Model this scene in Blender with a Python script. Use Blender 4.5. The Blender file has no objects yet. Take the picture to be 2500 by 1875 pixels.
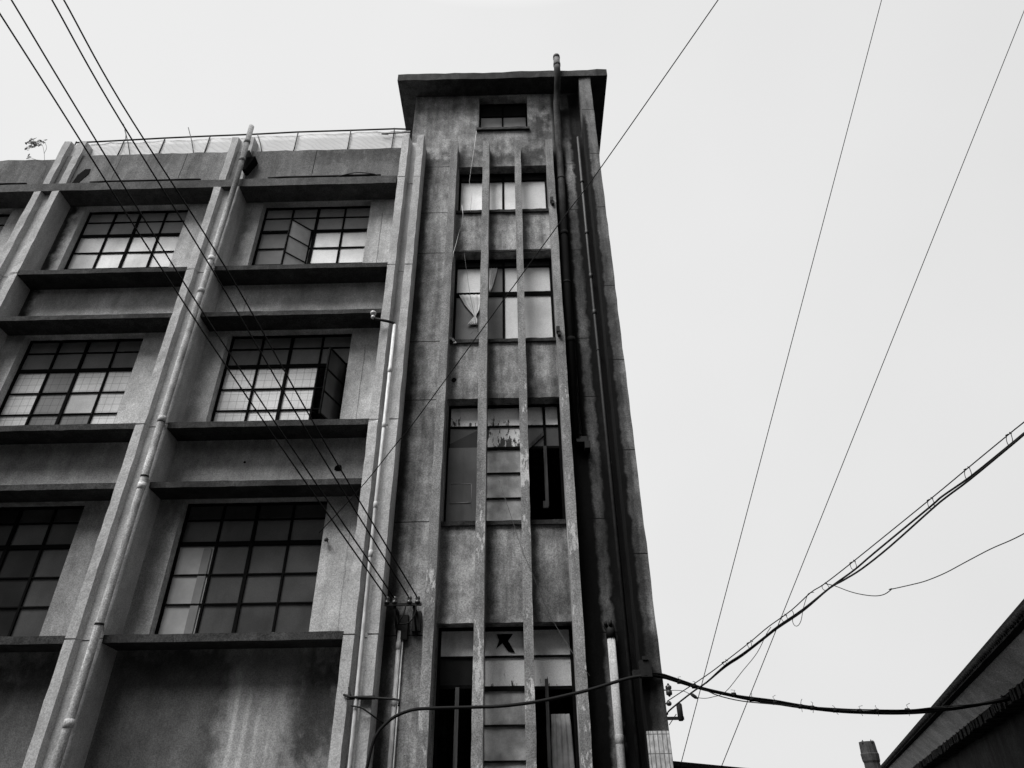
import bpy, bmesh, math, random
from mathutils import Vector, Matrix
random.seed(7)
rnd = random.uniform
S = bpy.context.scene
COL = S.collection

# ------------------------------------------------------------------ camera
CX, CY, F = 1250.0, 937.5, 1723.41
PITCH, YAW, ROLL = math.radians(33.69886), math.radians(-0.82175), math.radians(-0.7143)
EYE = Vector((0, 0, 1.6))
_cp, _sp = math.cos(PITCH), math.sin(PITCH)
FWD = Vector((math.sin(YAW)*_cp, math.cos(YAW)*_cp, _sp))
_r = Vector((math.cos(YAW), -math.sin(YAW), 0))
_u = _r.cross(FWD)
RIGHT = _r*math.cos(ROLL) + _u*math.sin(ROLL)
UP = -_r*math.sin(ROLL) + _u*math.cos(ROLL)
cam_d = bpy.data.cameras.new('camera')
cam = bpy.data.objects.new('camera', cam_d); COL.objects.link(cam)
cam_d.sensor_width = 36; cam_d.lens = F/2500*36
cam_d.clip_start = 0.05; cam_d.clip_end = 3000
mw = Matrix((RIGHT, UP, -FWD)).transposed().to_4x4(); mw.translation = EYE
cam.matrix_world = mw
S.camera = cam

# ------------------------------------------------------------------ light (overcast)
w = bpy.data.worlds.new('World'); S.world = w; w.use_nodes = True
nt = w.node_tree; N = nt.nodes; L = nt.links
bg = N['Background']; bg.inputs['Strength'].default_value = 0.055
sky = N.new('ShaderNodeTexSky'); sky.sky_type = 'NISHITA'; sky.sun_disc = False
SUN_EL, SUN_AZ = math.radians(58), math.radians(223)   # azimuth clockwise from +Y
sky.sun_elevation = SUN_EL; sky.sun_rotation = SUN_AZ
bw = N.new('ShaderNodeRGBToBW'); L.new(sky.outputs[0], bw.inputs[0])
tc = N.new('ShaderNodeTexCoord')
nz = N.new('ShaderNodeTexNoise'); nz.inputs['Scale'].default_value = 1.6; nz.inputs['Detail'].default_value = 3
L.new(tc.outputs['Generated'], nz.inputs['Vector'])
dot = N.new('ShaderNodeVectorMath'); dot.operation = 'DOT_PRODUCT'
L.new(tc.outputs['Generated'], dot.inputs[0]); dot.inputs[1].default_value = (-0.55, -0.1, 0.55)
m1 = N.new('ShaderNodeMath'); m1.operation = 'MULTIPLY_ADD'
L.new(dot.outputs['Value'], m1.inputs[0]); m1.inputs[1].default_value = 0.62; m1.inputs[2].default_value = 3.32
m2 = N.new('ShaderNodeMath'); m2.operation = 'MULTIPLY_ADD'
L.new(nz.outputs['Fac'], m2.inputs[0]); m2.inputs[1].default_value = 0.80; L.new(m1.outputs[0], m2.inputs[2])
zen = N.new('ShaderNodeSeparateXYZ'); L.new(tc.outputs['Generated'], zen.inputs[0])
zr = N.new('ShaderNodeMapRange'); L.new(zen.outputs[2], zr.inputs[0]); zr.inputs['From Min'].default_value = .88; zr.inputs['From Max'].default_value = 1.0; zr.inputs['To Max'].default_value = 2.2
zr.inputs['To Min'].default_value = 1.0; zs_ = N.new('ShaderNodeMath'); zs_.operation = 'MULTIPLY'; L.new(zr.outputs[0], zs_.inputs[0]); L.new(m2.outputs[0], zs_.inputs[1]); m2 = zs_
# unseen sky behind the viewer, dimmed to deepen the shade under ledges
bk = N.new('ShaderNodeMapRange'); bk.interpolation_type = 'SMOOTHSTEP'; L.new(zen.outputs[1], bk.inputs[0]); bk.inputs['From Min'].default_value = .1; bk.inputs['From Max'].default_value = -.45; bk.inputs['To Min'].default_value = 1; bk.inputs['To Max'].default_value = .42
zk = N.new('ShaderNodeMath'); zk.operation = 'MULTIPLY'; L.new(m2.outputs[0], zk.inputs[0]); L.new(bk.outputs[0], zk.inputs[1]); m2 = zk
m3 = N.new('ShaderNodeMath'); m3.operation = 'MULTIPLY_ADD'
L.new(bw.outputs[0], m3.inputs[0]); m3.inputs[1].default_value = 0.06; L.new(m2.outputs[0], m3.inputs[2])
L.new(m3.outputs[0], bg.inputs['Color'])
sd = bpy.data.lights.new('sun', 'SUN'); sd.energy = 1.5; sd.angle = math.radians(36); sd.color = (1, .995, .99)
sun = bpy.data.objects.new('sun', sd); COL.objects.link(sun)
sv = Vector((math.sin(SUN_AZ)*math.cos(SUN_EL), math.cos(SUN_AZ)*math.cos(SUN_EL), math.sin(SUN_EL)))
sun.rotation_euler = sv.to_track_quat('Z', 'Y').to_euler()
S.view_settings.view_transform = 'Standard'
try: S.view_settings.look = 'None'
except Exception: pass
S.view_settings.exposure = 1.9; S.view_settings.gamma = 1
S.view_settings.use_curve_mapping = False
S.render.film_transparent = False
try:
    S.cycles.max_bounces = 6; S.cycles.diffuse_bounces = 3
except Exception: pass

def at(px, py, Y):
    """the point at depth Y whose direction from the eye is that of photo pixel (px, py)"""
    d = RIGHT*((px-CX)/F) - UP*((py-CY)/F) + FWD
    return EYE + d*(Y/d.y)
def atz(px, py, Z):
    d = RIGHT*((px-CX)/F) - UP*((py-CY)/F) + FWD
    return EYE + d*((Z-1.6)/d.z)

# ------------------------------------------------------------------ materials
class G:
    """tiny node-graph helper"""
    def __init__(s, name):
        s.m = bpy.data.materials.new(name); s.m.use_nodes = True
        s.n = s.m.node_tree.nodes; s.l = s.m.node_tree.links
        s.b = s.n['Principled BSDF']
        s.pos = s.n.new('ShaderNodeNewGeometry').outputs['Position']
        s.sep = s.n.new('ShaderNodeSeparateXYZ'); s.l.new(s.pos, s.sep.inputs[0])
        s.X, s.Y, s.Z = s.sep.outputs
    def put(s, v, sock):
        if hasattr(v, 'is_output'): s.l.new(v, sock)
        else: sock.default_value = v
    def math(s, op, a, b=0.0, c=0.0, clamp=False):
        n = s.n.new('ShaderNodeMath'); n.operation = op; n.use_clamp = clamp
        s.put(a, n.inputs[0]); s.put(b, n.inputs[1])
        if op in ('MULTIPLY_ADD', 'SMOOTH_MIN'): s.put(c, n.inputs[2])
        return n.outputs[0]
    def noise(s, scale, stretch=(1, 1, 1), detail=4, rough=.55, seed=0.0):
        mp = s.n.new('ShaderNodeMapping'); s.l.new(s.pos, mp.inputs[0])
        mp.inputs['Scale'].default_value = stretch; mp.inputs['Location'].default_value = (seed, seed*1.7, seed*.3)
        n = s.n.new('ShaderNodeTexNoise'); n.inputs['Scale'].default_value = scale
        n.inputs['Detail'].default_value = detail; n.inputs['Roughness'].default_value = rough
        s.l.new(mp.outputs[0], n.inputs['Vector']); return n.outputs['Fac']
    def ramp(s, v, a, b, lo=0.0, hi=1.0):
        n = s.n.new('ShaderNodeMapRange'); n.interpolation_type = 'SMOOTHSTEP'
        s.put(v, n.inputs['Value']); s.put(a, n.inputs['From Min']); s.put(b, n.inputs['From Max'])
        s.put(lo, n.inputs['To Min']); s.put(hi, n.inputs['To Max']); return n.outputs[0]
    def box(s, x0, x1, z0, z1, sx, sz, wob, wobn):
        """soft patch x0..x1, z0..z1 whose outline wanders with a noise"""
        off = s.math('MULTIPLY', s.math('SUBTRACT', wobn, .5), wob)
        x = s.math('ADD', s.X, off); z = s.math('ADD', s.Z, s.math('MULTIPLY', off, 2.0))
        a = s.ramp(x, x0-sx, x0+sx); b = s.ramp(x, x1-sx, x1+sx, 1.0, 0.0)
        c = s.ramp(z, z0-sz, z0+sz); d = s.ramp(z, z1-sz, z1+sz, 1.0, 0.0)
        return s.math('MULTIPLY', s.math('MULTIPLY', a, b), s.math('MULTIPLY', c, d))
    def darken(s, val, mask, amt):   # val * (1 - mask*amt)
        return s.math('MULTIPLY', val, s.math('SUBTRACT', 1.0, s.math('MULTIPLY', mask, amt)))
    def mixv(s, a, b, f):
        n = s.n.new('ShaderNodeMix'); n.data_type = 'FLOAT'
        s.put(f, n.inputs[0]); s.put(a, n.inputs[2]); s.put(b, n.inputs[3]); return n.outputs[0]
    def finish(s, val, rough=.9, spec=.2, bump=None, bs=.3, bd=.01, metal=0.0):
        s.l.new(val, s.b.inputs['Base Color'])
        s.b.inputs['Specular IOR Level'].default_value = spec
        s.put(rough, s.b.inputs['Roughness']); s.b.inputs['Metallic'].default_value = metal
        if bump is not None:
            b = s.n.new('ShaderNodeBump'); b.inputs['Strength'].default_value = bs; b.inputs['Distance'].default_value = bd
            s.l.new(bump, b.inputs['Height']); s.l.new(b.outputs[0], s.b.inputs['Normal'])
        return s.m

def concrete(name, base, speck=.5, cloud=.5, streak=.35, dark=(), light=(), joints=(), jx=None, peel=None, seed=0.0, bump=.5, xj=()):
    g = G(name)
    n1 = g.noise(.9, (1, 1, .7), 5, .6, seed); n2 = g.noise(5, (1, 1, .8), 4, .6, seed+3)
    n3 = g.noise(48, (1, 1, 1), 3, .8, seed+7); n4 = g.noise(6, (1, 1, .1), 4, .6, seed+11)
    n5 = g.noise(21, (1, 1, .8), 3, .7, seed+5)
    v = g.math('MULTIPLY', base, g.ramp(n1, .3, .7, 1-cloud*.55, 1+cloud*.35))
    v = g.math('MULTIPLY', v, g.ramp(n2, .25, .75, 1-cloud*.35, 1+cloud*.25))
    v = g.math('MULTIPLY', v, g.ramp(n4, .3, .75, 1+streak*.3, 1-streak))
    v = g.math('MULTIPLY', v, g.ramp(n3, .32, .68, 1-speck*1.4, 1+speck*1.5))
    v = g.math('MULTIPLY', v, g.ramp(n5, .3, .7, 1-speck*.35, 1+speck*.35))
    # small pits
    pits = g.ramp(g.noise(34, (1, 1, 1), 2, .5, seed+19), .70, .76)
    v = g.darken(v, pits, .6)
    for (x0, x1, z0, z1, sx, sz, wob, amt) in dark:
        v = g.darken(v, g.box(x0, x1, z0, z1, sx, sz, wob, n2), amt)
    for (x0, x1, z0, z1, sx, sz, wob, amt) in light:
        m = g.box(x0, x1, z0, z1, sx, sz, wob, n2)
        v = g.math('MULTIPLY', v, g.math('MULTIPLY_ADD', m, amt, 1.0))
    for zj in joints:
        d = g.math('ABSOLUTE', g.math('SUBTRACT', g.math('MULTIPLY_ADD', n2, .012, g.Z), zj+.006))
        m = g.ramp(d, .006, .013, 1.0, 0.0)
        if jx:
            mm = None
            for (a, b) in jx:
                k = g.math('MULTIPLY', g.ramp(g.X, a-.01, a+.01), g.ramp(g.X, b-.01, b+.01, 1.0, 0.0))
                mm = k if mm is None else g.math('MAXIMUM', mm, k)
            m = g.math('MULTIPLY', m, mm)
        v = g.darken(v, m, .93)
    for (xq, za, zb, dk) in xj:
        d = g.math('ABSOLUTE', g.math('SUBTRACT', g.math('MULTIPLY_ADD', n2, .05, g.X), xq+.025))
        m = g.math('MULTIPLY', g.ramp(d, .005, .013, 1.0, 0.0), g.math('MULTIPLY', g.ramp(g.Z, za-.1, za+.1), g.ramp(g.Z, zb-.1, zb+.1, 1.0, 0.0)))
        v = g.darken(v, m, dk)
    if peel:   # flaked light paint: (threshold at top, threshold at bottom, z_top, z_bottom)
        pn = g.math('ADD', g.math('MULTIPLY', g.noise(16, (1, 1, .3), 5, .75, seed+23), .6), g.math('MULTIPLY', g.noise(1.1, (1, 1, 1), 2, .5, seed+29), .4))
        th = g.ramp(g.Z, peel[3], peel[2], peel[1], peel[0])
        m = g.ramp(g.math('SUBTRACT', pn, th), 0.0, .03)
        v = g.mixv(v, g.math('MULTIPLY', .55, g.ramp(n3, .3, .7, .6, 1.1)), m)
    return g.finish(v, .92, .15, n3, bump, .006)

def plain(name, v, rough=.7, spec=.3, var=.25, sc=12, stretch=(1, 1, 1), metal=0.0, bump=.2):
    g = G(name); n = g.noise(sc, stretch, 4, .65); 
    c = g.math('MULTIPLY', v, g.ramp(n, .3, .7, 1-var, 1+var))
    return g.finish(c, rough, spec, n, bump, .005, metal)

def glass(name, v, metal=.6, rough=.22, wired=False, var=.25, grime=.5, scale=1.3, seed=0.0, peel=None):
    g = G(name)
    n = g.noise(scale, (1, 1, 1), 3, .5, seed); n2 = g.noise(70, (1, 1, 1), 2, .6, seed)
    c = g.math('MULTIPLY', v, g.ramp(n, .3, .7, 1-var, 1+var*.6))
    c = g.math('MULTIPLY', c, g.ramp(n2, .3, .7, .88, 1.1))
    dirt = g.ramp(g.noise(4, (1, 1, .25), 4, .6, seed+5), .5, .8, 0.0, grime)
    c = g.darken(c, dirt, .6)
    if wired:
        for ax, step in ((g.X, .155), (g.Z, .165)):
            f = g.math('ABSOLUTE', g.math('SUBTRACT', g.math('FRACT', g.math('DIVIDE', g.math('ADD', ax, 50.03), step)), .5))
            c = g.darken(c, g.ramp(f, .03, .055, 1.0, 0.0), .38)
    if peel:
        pn = g.noise(9, (1, 1, .35), 6, .7, seed+9)
        zz = g.ramp(g.Z, peel[0], peel[1], .16, -.1)
        m = g.ramp(g.math('ADD', pn, zz), .54, .57)
        c = g.mixv(c, .025, m)
    return g.finish(c, rough, .5, None, metal=metal)

PX = [-15.5, -11.28, -7.05, -2.77]           # left edges of the pilasters
M = {}
M['wing'] = concrete('roughcast_wing', .54, .21, .55, .14, seed=1, xj=[(-3.15, 12.2, 14.2, .55), (-3.15, 8.3, 10.3, .5), (-5.85, 10.9, 11.7, .5), (-3.0, 4.5, 6.5, .3)],
    dark=[(-6.5, -2.7, -1, 4.4, .05, .2, .1, .45), (-3.55, -2.7, 2.7, 4.2, .25, .4, .8, .8), (-6.5, -4.6, -1, 4.4, .2, .3, .5, .62),
          (-12.5, -7.0, -1.0, 4.4, .3, .5, .8, .8), (-20, -6.9, 4.4, 6.9, .3, .4, .8, .5), (-6.5, -6.1, 4.4, 7.0, .2, .4, .5, .45), (-10.78, -10.5, 10.8, 14.7, .12, .3, .35, .93), (-6.5, -6.3, 12.8, 14.7, .12, .5, .3, .5), (-7.05, -2.7, 6.94, 8.2, .3, .2, .5, .25), (-16, -7.05, 6.94, 8.2, .3, .2, .5, .25)],  # stains, with shade painted beside the pilasters and over the low spandrels
    light=[(-4.55, -3.5, 2.6, 4.1, .2, .2, .5, .1), (-4.6, -3.7, .5, 3.2, .15, .5, .5, .15), (-4.42, -4.36, 2.4, 3.9, .02, .3, .06, .4), (-4.25, -4.18, 2.0, 3.7, .02, .3, .06, .4), (-4.05, -4.0, 1.6, 3.4, .02, .3, .06, .4), (-3.86, -3.82, 1.8, 3.2, .02, .3, .06, .35), (-16, -2.7, 7.0, 7.22, .1, .1, .2, .25), (-16, -2.7, 10.86, 11.15, .1, .12, .2, .2)])  # drip streaks and pale patch, plus light painted along the spandrel bottoms
M['pil'] = concrete('roughcast_pilaster', .45, .20, .3, .15, seed=2)
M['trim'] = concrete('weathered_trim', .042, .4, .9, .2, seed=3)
M['cornice'] = concrete('cornice_concrete', .085, .3, .6, .2, seed=4)
M['parapet'] = concrete('parapet_concrete', .16, .3, .5, .3, seed=5, xj=[(-4.9, 14, 17, .95), (-8.12, 15.1, 17, .9), (-9.75, 15.2, 17, .6), (-14.2, 14, 17, .7)], dark=[(-5.1, -2.6, 15.7, 16.3, .4, .3, 1.2, .45)])
TJ = [15.70, 14.08, 12.79, 10.32, 8.91, 6.41, 4.5]
M['tower'] = concrete('roughcast_tower', .33, .26, .95, .45, seed=6, joints=TJ, jx=[(-2.30, -1.55), (1.12, 1.50)],
    dark=[(.84, 1.22, -1, 16.2, .035, .3, .16, .98), (1.40, 1.78, -1, 16.6, .04, .3, .22, .98), (1.40, 1.72, 16.2, 18.6, .04, .2, .12, .9), (.95, 1.15, 15, 18.6, .04, .3, .12, .8), (1.15, 1.7, 17.5, 18.7, .1, .3, .2, .7), (1.12, 1.5, 16.6, 17.9, .08, .15, .3, .8),
          (-1.45, -.8, 15.75, 16.25, .1, .18, .5, .5), (-.7, 0, 15.7, 16.2, .1, .2, .6, .55), (.1, .75, 15.75, 16.35, .15, .2, .6, .65), (.35, .9, 16.7, 17.7, .25, .3, .9, .7),
          (-2.4, -2.08, 0, 16, .07, .4, .12, .85), (-2.3, -1.5, 15.75, 16.1, .2, .15, .6, .5), (1.75, 2.1, 17.9, 18.6, .1, .3, .2, .5),
          (-1.40, -1.25, 0, 15, .07, .4, .15, .6), (-.66, -.5, 0, 15, .07, .4, .15, .6), (.1, .24, 0, 15, .07, .4, .15, .6), (.6, .74, 0, 12, .06, .4, .15, .45),
          (1.12, 1.5, 4.0, 14.5, .1, .8, .4, .68), (1.12, 1.5, -1, 4.6, .1, .3, .3, .6), (-2.2, -1.6, 4.3, 4.9, .25, .2, .4, .6)])
M['corner'] = concrete('corner_pilaster_concrete', .16, .3, .7, .5, seed=8, joints=[17.2, 15.5, 13.66, 11.32, 9.45, 7.5, 5.61],
    dark=[(1.6, 1.78, -1, 17.0, .03, .3, .14, .97), (1.7, 1.92, -1, 12, .05, 1.5, .15, .35), (1.7, 2.1, 3.0, 4.4, .3, .25, .4, .7), (1.78, 1.86, 9, 16, .05, .5, .15, .3), (1.60, 1.88, 3, 9.2, .03, .5, .15, .5)])
M['fin'] = concrete('fin_concrete', .25, .3, .45, .3, seed=9, peel=(.66, .535, 13.0, 4.0))
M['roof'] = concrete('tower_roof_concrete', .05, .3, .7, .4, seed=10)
M['roofside'] = concrete('eave_stained', .10, .3, .8, .5, seed=12)
M['black'] = plain('dark_interior', .004, .95, .05)
M['frame'] = plain('dark_window_frame', .006, .95, .04)
M['frame2'] = plain('grey_wood_post', .08, .8, .15, .35, 20, (1, 1, .1))
M['sky'] = glass('bright_glass', .40, .2, .45, var=.25, grime=.35, scale=1.5, seed=1)
M['skyt'] = glass('tower_glass', .62, .3, .40, var=.2, grime=.2, scale=1.2, seed=3)
M['skyg'] = glass('grey_tower_glass', .13, .4, .28, var=.3, grime=.3, seed=13)
M['transom'] = glass('grey_transom_glass', .40, .15, .5, var=.2, grime=.3, seed=14)  # pane tone carries the soffit's reflection
M['transomd'] = glass('dim_transom_glass', .22, .15, .5, var=.2, grime=.3, seed=15)  # darker copy, soffit reflection painted into the mid-floor transoms
M['wire'] = glass('wired_glass', .56, .15, .45, wired=True, var=.12, grime=.2, seed=2)
M['wiredk'] = glass('dark_wired_glass', .15, .4, .35, wired=True, var=.2, grime=.3, seed=4)
M['gdark'] = glass('dark_glass', .085, .3, .3, var=.3, grime=.5, seed=5)  # dark reflection of the low windows put into the colour, with grime
M['gblk'] = glass('black_glass', .02, .3, .3, var=.5, grime=.5, seed=6)
M['board'] = plain('white_board', .40, .7, .2, .12, 3)
M['board2'] = plain('grey_board', .2, .7, .2, .1, 3)
M['pwhite'] = glass('whitened_glass', .72, .15, .45, var=.2, grime=.6, seed=7, scale=4)
M['pgrey'] = glass('smoky_glass', .40, .2, .4, var=.45, grime=.7, seed=8, scale=3)
M['peelw'] = glass('flaking_white_glass', .70, .2, .5, var=.15, grime=.5, seed=9, peel=(3.45, 3.88))
M['peel3'] = glass('flaking_glass_row', .75, .25, .5, var=.2, grime=.7, seed=11, peel=(7.6, 9.0))
M['peel3b'] = glass('mostly_bare_glass', .7, .2, .5, var=.2, grime=.7, seed=12, peel=(7.4, 9.0))
M['pvc'] = plain('pale_pipe_paint', .48, .55, .35, .25, 30, (1, 1, .25))
M['pvcg'] = concrete('grimy_pipe', .52, .3, .7, .45, seed=15, dark=[(-8, -5, 14.2, 18, .3, .8, .5, .55)], bump=.2)
M['pvcw'] = concrete('white_plastic_pipe', .42, .2, .3, .5, seed=16, bump=.2)
M['dpipe'] = concrete('sooty_shaded_pipe', .10, .3, .9, .5, seed=17, dark=[(.5, 1.6, -1, 14.4, .3, 1.0, .3, .95), (.5, 1.6, 18.0, 18.75, .3, .1, .1, .7)], bump=.2)  # soot lower down; the roof soffit's shadow is painted near the top
M['bpipe'] = plain('black_pipe', .015, .6, .3, .5, 8)
M['metal'] = plain('rusty_black_metal', .010, .7, .2, .4, 40)
M['cable'] = plain('black_cable', .007, .75, .15, .2, 40)
M['pcl'] = plain('white_porcelain', .55, .3, .5, .15, 30)
M['pcld'] = plain('dark_porcelain', .03, .35, .5, .3, 30)
M['cloth'] = plain('pale_cloth', .75, .9, .1, .15, 6)
M['clothg'] = plain('grey_cloth', .2, .9, .1, .25, 5)
M['leaf'] = plain('leaf', .06, .7, .3, .3, 20)
M['twig'] = plain('twig', .10, .9, .1, .3, 20)
M['house_black'] = plain('sooty_tile', .012, .9, .1, .5, 12)
M['house_soffit'] = concrete('eave_plaster', .6, .35, .5, .0, seed=20)
M['house_wall'] = concrete('house_brick', .028, .5, .9, .3, seed=21)
M['house_beam'] = concrete('house_beam', .22, .35, .6, .3, seed=22)
M['chim'] = concrete('chimney_brick', .05, .3, .7, .3, seed=23)
M['block'] = concrete('block_render', .09, .2, .5, .2, seed=30)
M['ground'] = concrete('asphalt', .022, .3, .4, .0, seed=24)
# tarpaulin: thin light cloth with diagonal creases
g = G('tarpaulin')
wv = g.n.new('ShaderNodeTexWave'); mp = g.n.new('ShaderNodeMapping'); g.l.new(g.pos, mp.inputs[0]); g.l.new(mp.outputs[0], wv.inputs[0])
mp.inputs['Rotation'].default_value = (0, math.radians(50), 0)
wv.inputs['Scale'].default_value = 2.6; wv.inputs['Distortion'].default_value = 7; wv.inputs['Detail'].default_value = 3
tv = g.math('MULTIPLY', .80, g.ramp(wv.outputs['Fac'], 0.0, .25, .82, 1.0))
M['tarp'] = g.finish(tv, .7, .2, wv.outputs['Fac'], .3, .008)
_tr = g.n.new('ShaderNodeBsdfTranslucent'); _tr.inputs[0].default_value = (.8, .8, .8, 1)
_mx = g.n.new('ShaderNodeMixShader'); _mx.inputs[0].default_value = .5
_out = [n for n in g.n if n.type == 'OUTPUT_MATERIAL'][0]
g.l.new(g.b.outputs[0], _mx.inputs[1]); g.l.new(_tr.outputs[0], _mx.inputs[2]); g.l.new(_mx.outputs[0], _out.inputs[0])
# white tile cladding
g = G('white_tile_cladding')
def _grid(ax, off, step, wd):
    f = g.math('ABSOLUTE', g.math('SUBTRACT', g.math('FRACT', g.math('DIVIDE', g.math('ADD', ax, off), step)), .5))
    return g.ramp(g.math('SUBTRACT', .5, f), 0.0, wd, 1.0, 0.0)
gm = g.math('MAXIMUM', _grid(g.X, 50.02, .062, .16), _grid(g.Z, 50.0-.005, .243, .04))
tv = g.math('MULTIPLY', .52, g.ramp(g.noise(30, (1, 1, .4), 4, .7), .35, .7, .65, 1.1))
tv = g.math('MULTIPLY', tv, g.ramp(g.noise(8), .3, .7, .8, 1.1))
tv = g.darken(tv, gm, .85)
M['tile'] = g.finish(tv, .5, .4, gm, -.4, .01)

# ------------------------------------------------------------------ mesh helpers
class MB:
    def __init__(s): s.v = []; s.f = []; s.mi = []; s.sm = []
    def add(s, vs, fs, mi=0, smooth=False):
        o = len(s.v); s.v += [Vector(v) for v in vs]
        for f in fs: s.f.append(tuple(i+o for i in f)); s.mi.append(mi); s.sm.append(smooth)
        return s
    def box(s, x0, x1, y0, y1, z0, z1, mi=0):
        return s.add([(x0, y0, z0), (x1, y0, z0), (x1, y1, z0), (x0, y1, z0), (x0, y0, z1), (x1, y0, z1), (x1, y1, z1), (x0, y1, z1)],
                     [(0, 3, 2, 1), (4, 5, 6, 7), (0, 1, 5, 4), (1, 2, 6, 5), (2, 3, 7, 6), (3, 0, 4, 7)], mi)
    def hexa(s, p, mi=0):   # 8 corners ordered like box
        return s.add(p, [(0, 3, 2, 1), (4, 5, 6, 7), (0, 1, 5, 4), (1, 2, 6, 5), (2, 3, 7, 6), (3, 0, 4, 7)], mi)
    def loft(s, rings, mi=0, smooth=False, cap=True):
        n = len(rings[0]); vs = [p for r in rings for p in r]; fs = []
        for k in range(len(rings)-1):
            for i in range(n):
                j = (i+1) % n; fs.append((k*n+i, k*n+j, (k+1)*n+j, (k+1)*n+i))
        if cap: fs.append(tuple(reversed(range(n)))); fs.append(tuple((len(rings)-1)*n+i for i in range(n)))
        return s.add(vs, fs, mi, smooth)
    def xbar(s, x0, x1, y0, y1, z0, z1, step=.18, j=.008, mi=0, mi_rag=0.0):
        """horizontal beam with worn, slightly wandering arrises"""
        n = max(2, int((x1-x0)/step)); R = []
        for k in range(n+1):
            x = x0+(x1-x0)*k/n; e = 0 if k in (0, n) else j
            low = -rnd(0, mi_rag) if rnd(0, 1) < .3 else 0
            R.append([(x, y0+rnd(-e, e), z0+rnd(-e, e)-low*0), (x, y0+rnd(-e, e), z1+rnd(-e, e)), (x, y1, z1), (x, y1, z0)])
        return s.loft(R, mi)
    def zcol(s, prof, z0, z1, step=.22, j=.006, joints=(), mi=0, fy=None):
        """vertical extrusion of a plan profile; joints are shallow grooves"""
        zs = []; n = max(2, int((z1-z0)/step))
        for k in range(n+1): zs.append((z0+(z1-z0)*k/n, 0))
        for zj in joints:
            if z0 < zj < z1:
                zs = [q for q in zs if abs(q[0]-zj) > .05]
                zs += [(zj-.014, 0), (zj-.012, 1), (zj+.006, 1), (zj+.009, 0)]
        zs.sort(); ymax = max(p[1] for p in prof); R = []
        for z, gflag in zs:
            r = []
            for (x, y) in prof:
                if y >= ymax-1e-6: r.append((x, y, z))
                else: r.append((x+rnd(-j, j), y+rnd(-j, j)+(.03 if gflag else 0), z))
            R.append(r)
        return s.loft(R, mi)
    def tube(s, pts, r, n=8, mi=0, cap=True, smooth=True):
        pts = [Vector(p) for p in pts]; R = []
        rr = r if isinstance(r, (list, tuple)) else [r]*len(pts)
        t = (pts[1]-pts[0]).normalized(); a = t.orthogonal().normalized()
        for k, p in enumerate(pts):
            if k == 0: t = pts[1]-p
            elif k == len(pts)-1: t = p-pts[k-1]
            else: t = (pts[k+1]-p).normalized()+(p-pts[k-1]).normalized()
            t = t.normalized(); a = (a - t*a.dot(t)).normalized(); b = t.cross(a)
            R.append([p+(a*math.cos(2*math.pi*i/n)+b*math.sin(2*math.pi*i/n))*rr[k] for i in range(n)])
        return s.loft(R, mi, smooth, cap)
    def gridwall(s, x0, x1, z0, z1, y0, y1, ops, mi=0):
        xs = sorted({x0, x1} | {v for o in ops for v in o[:2] if x0 < v < x1}); zs = sorted({z0, z1} | {v for o in ops for v in o[2:4] if z0 < v < z1})
        nx, nz_ = len(xs)-1, len(zs)-1
        def solid(i, k):
            if i < 0 or k < 0 or i >= nx or k >= nz_: return False
            cx, cz = (xs[i]+xs[i+1])/2, (zs[k]+zs[k+1])/2
            return not any(o[0] < cx < o[1] and o[2] < cz < o[3] for o in ops)
        for i in range(nx):
            for k in range(nz_):
                if not solid(i, k): continue
                a, b, c, d = xs[i], xs[i+1], zs[k], zs[k+1]
                s.add([(a, y0, c), (b, y0, c), (b, y0, d), (a, y0, d)], [(0, 1, 2, 3)], mi)
                s.add([(a, y1, c), (b, y1, c), (b, y1, d), (a, y1, d)], [(3, 2, 1, 0)], mi)
                if not solid(i-1, k): s.add([(a, y0, c), (a, y0, d), (a, y1, d), (a, y1, c)], [(0, 1, 2, 3)], mi)
                if not solid(i+1, k): s.add([(b, y0, c), (b, y1, c), (b, y1, d), (b, y0, d)], [(0, 1, 2, 3)], mi)
                if not solid(i, k-1): s.add([(a, y0, c), (a, y1, c), (b, y1, c), (b, y0, c)], [(0, 1, 2, 3)], mi)
                if not solid(i, k+1): s.add([(a, y0, d), (b, y0, d), (b, y1, d), (a, y1, d)], [(0, 1, 2, 3)], mi)
        return s
    def build(s, name, mats, parent=None, label=None):
        if not isinstance(mats, (list, tuple)): mats = [mats]
        o = ORG[parent.name] if parent else Vector((0, 0, 0))
        me = bpy.data.meshes.new(name); me.from_pydata([tuple(v-o) for v in s.v], [], s.f)
        for m in mats: me.materials.append(m)
        for p, mi, sm in zip(me.polygons, s.mi, s.sm): p.material_index = mi; p.use_smooth = sm
        bm = bmesh.new(); bm.from_mesh(me); bmesh.ops.remove_doubles(bm, verts=bm.verts, dist=1e-5)
        bmesh.ops.recalc_face_normals(bm, faces=bm.faces); bm.to_mesh(me); bm.free()
        ob = bpy.data.objects.new(name, me); COL.objects.link(ob)
        if parent: ob.parent = parent; ORG[ob.name] = o.copy()
        if label: ob['label'] = label
        return ob
ORG = {}
def empty(name, loc, label, cat, group=None):
    o = bpy.data.objects.new(name, None); COL.objects.link(o); o.location = loc; o.empty_display_size = .3
    ORG[o.name] = Vector(loc); o['label'] = label; o['category'] = cat
    if group: o['group'] = group
    return o
def solo(name, mb, mats, label, cat, group=None):
    """a thing that is one mesh, its origin at its own first point"""
    base = sum(mb.v, Vector())/len(mb.v); base.z = min(v.z for v in mb.v)
    mb.v = [v-base for v in mb.v]
    o = mb.build(name, mats); o.location = base; o['label'] = label; o['category'] = cat
    if group: o['group'] = group
    ORG[o.name] = base
    return o
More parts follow.
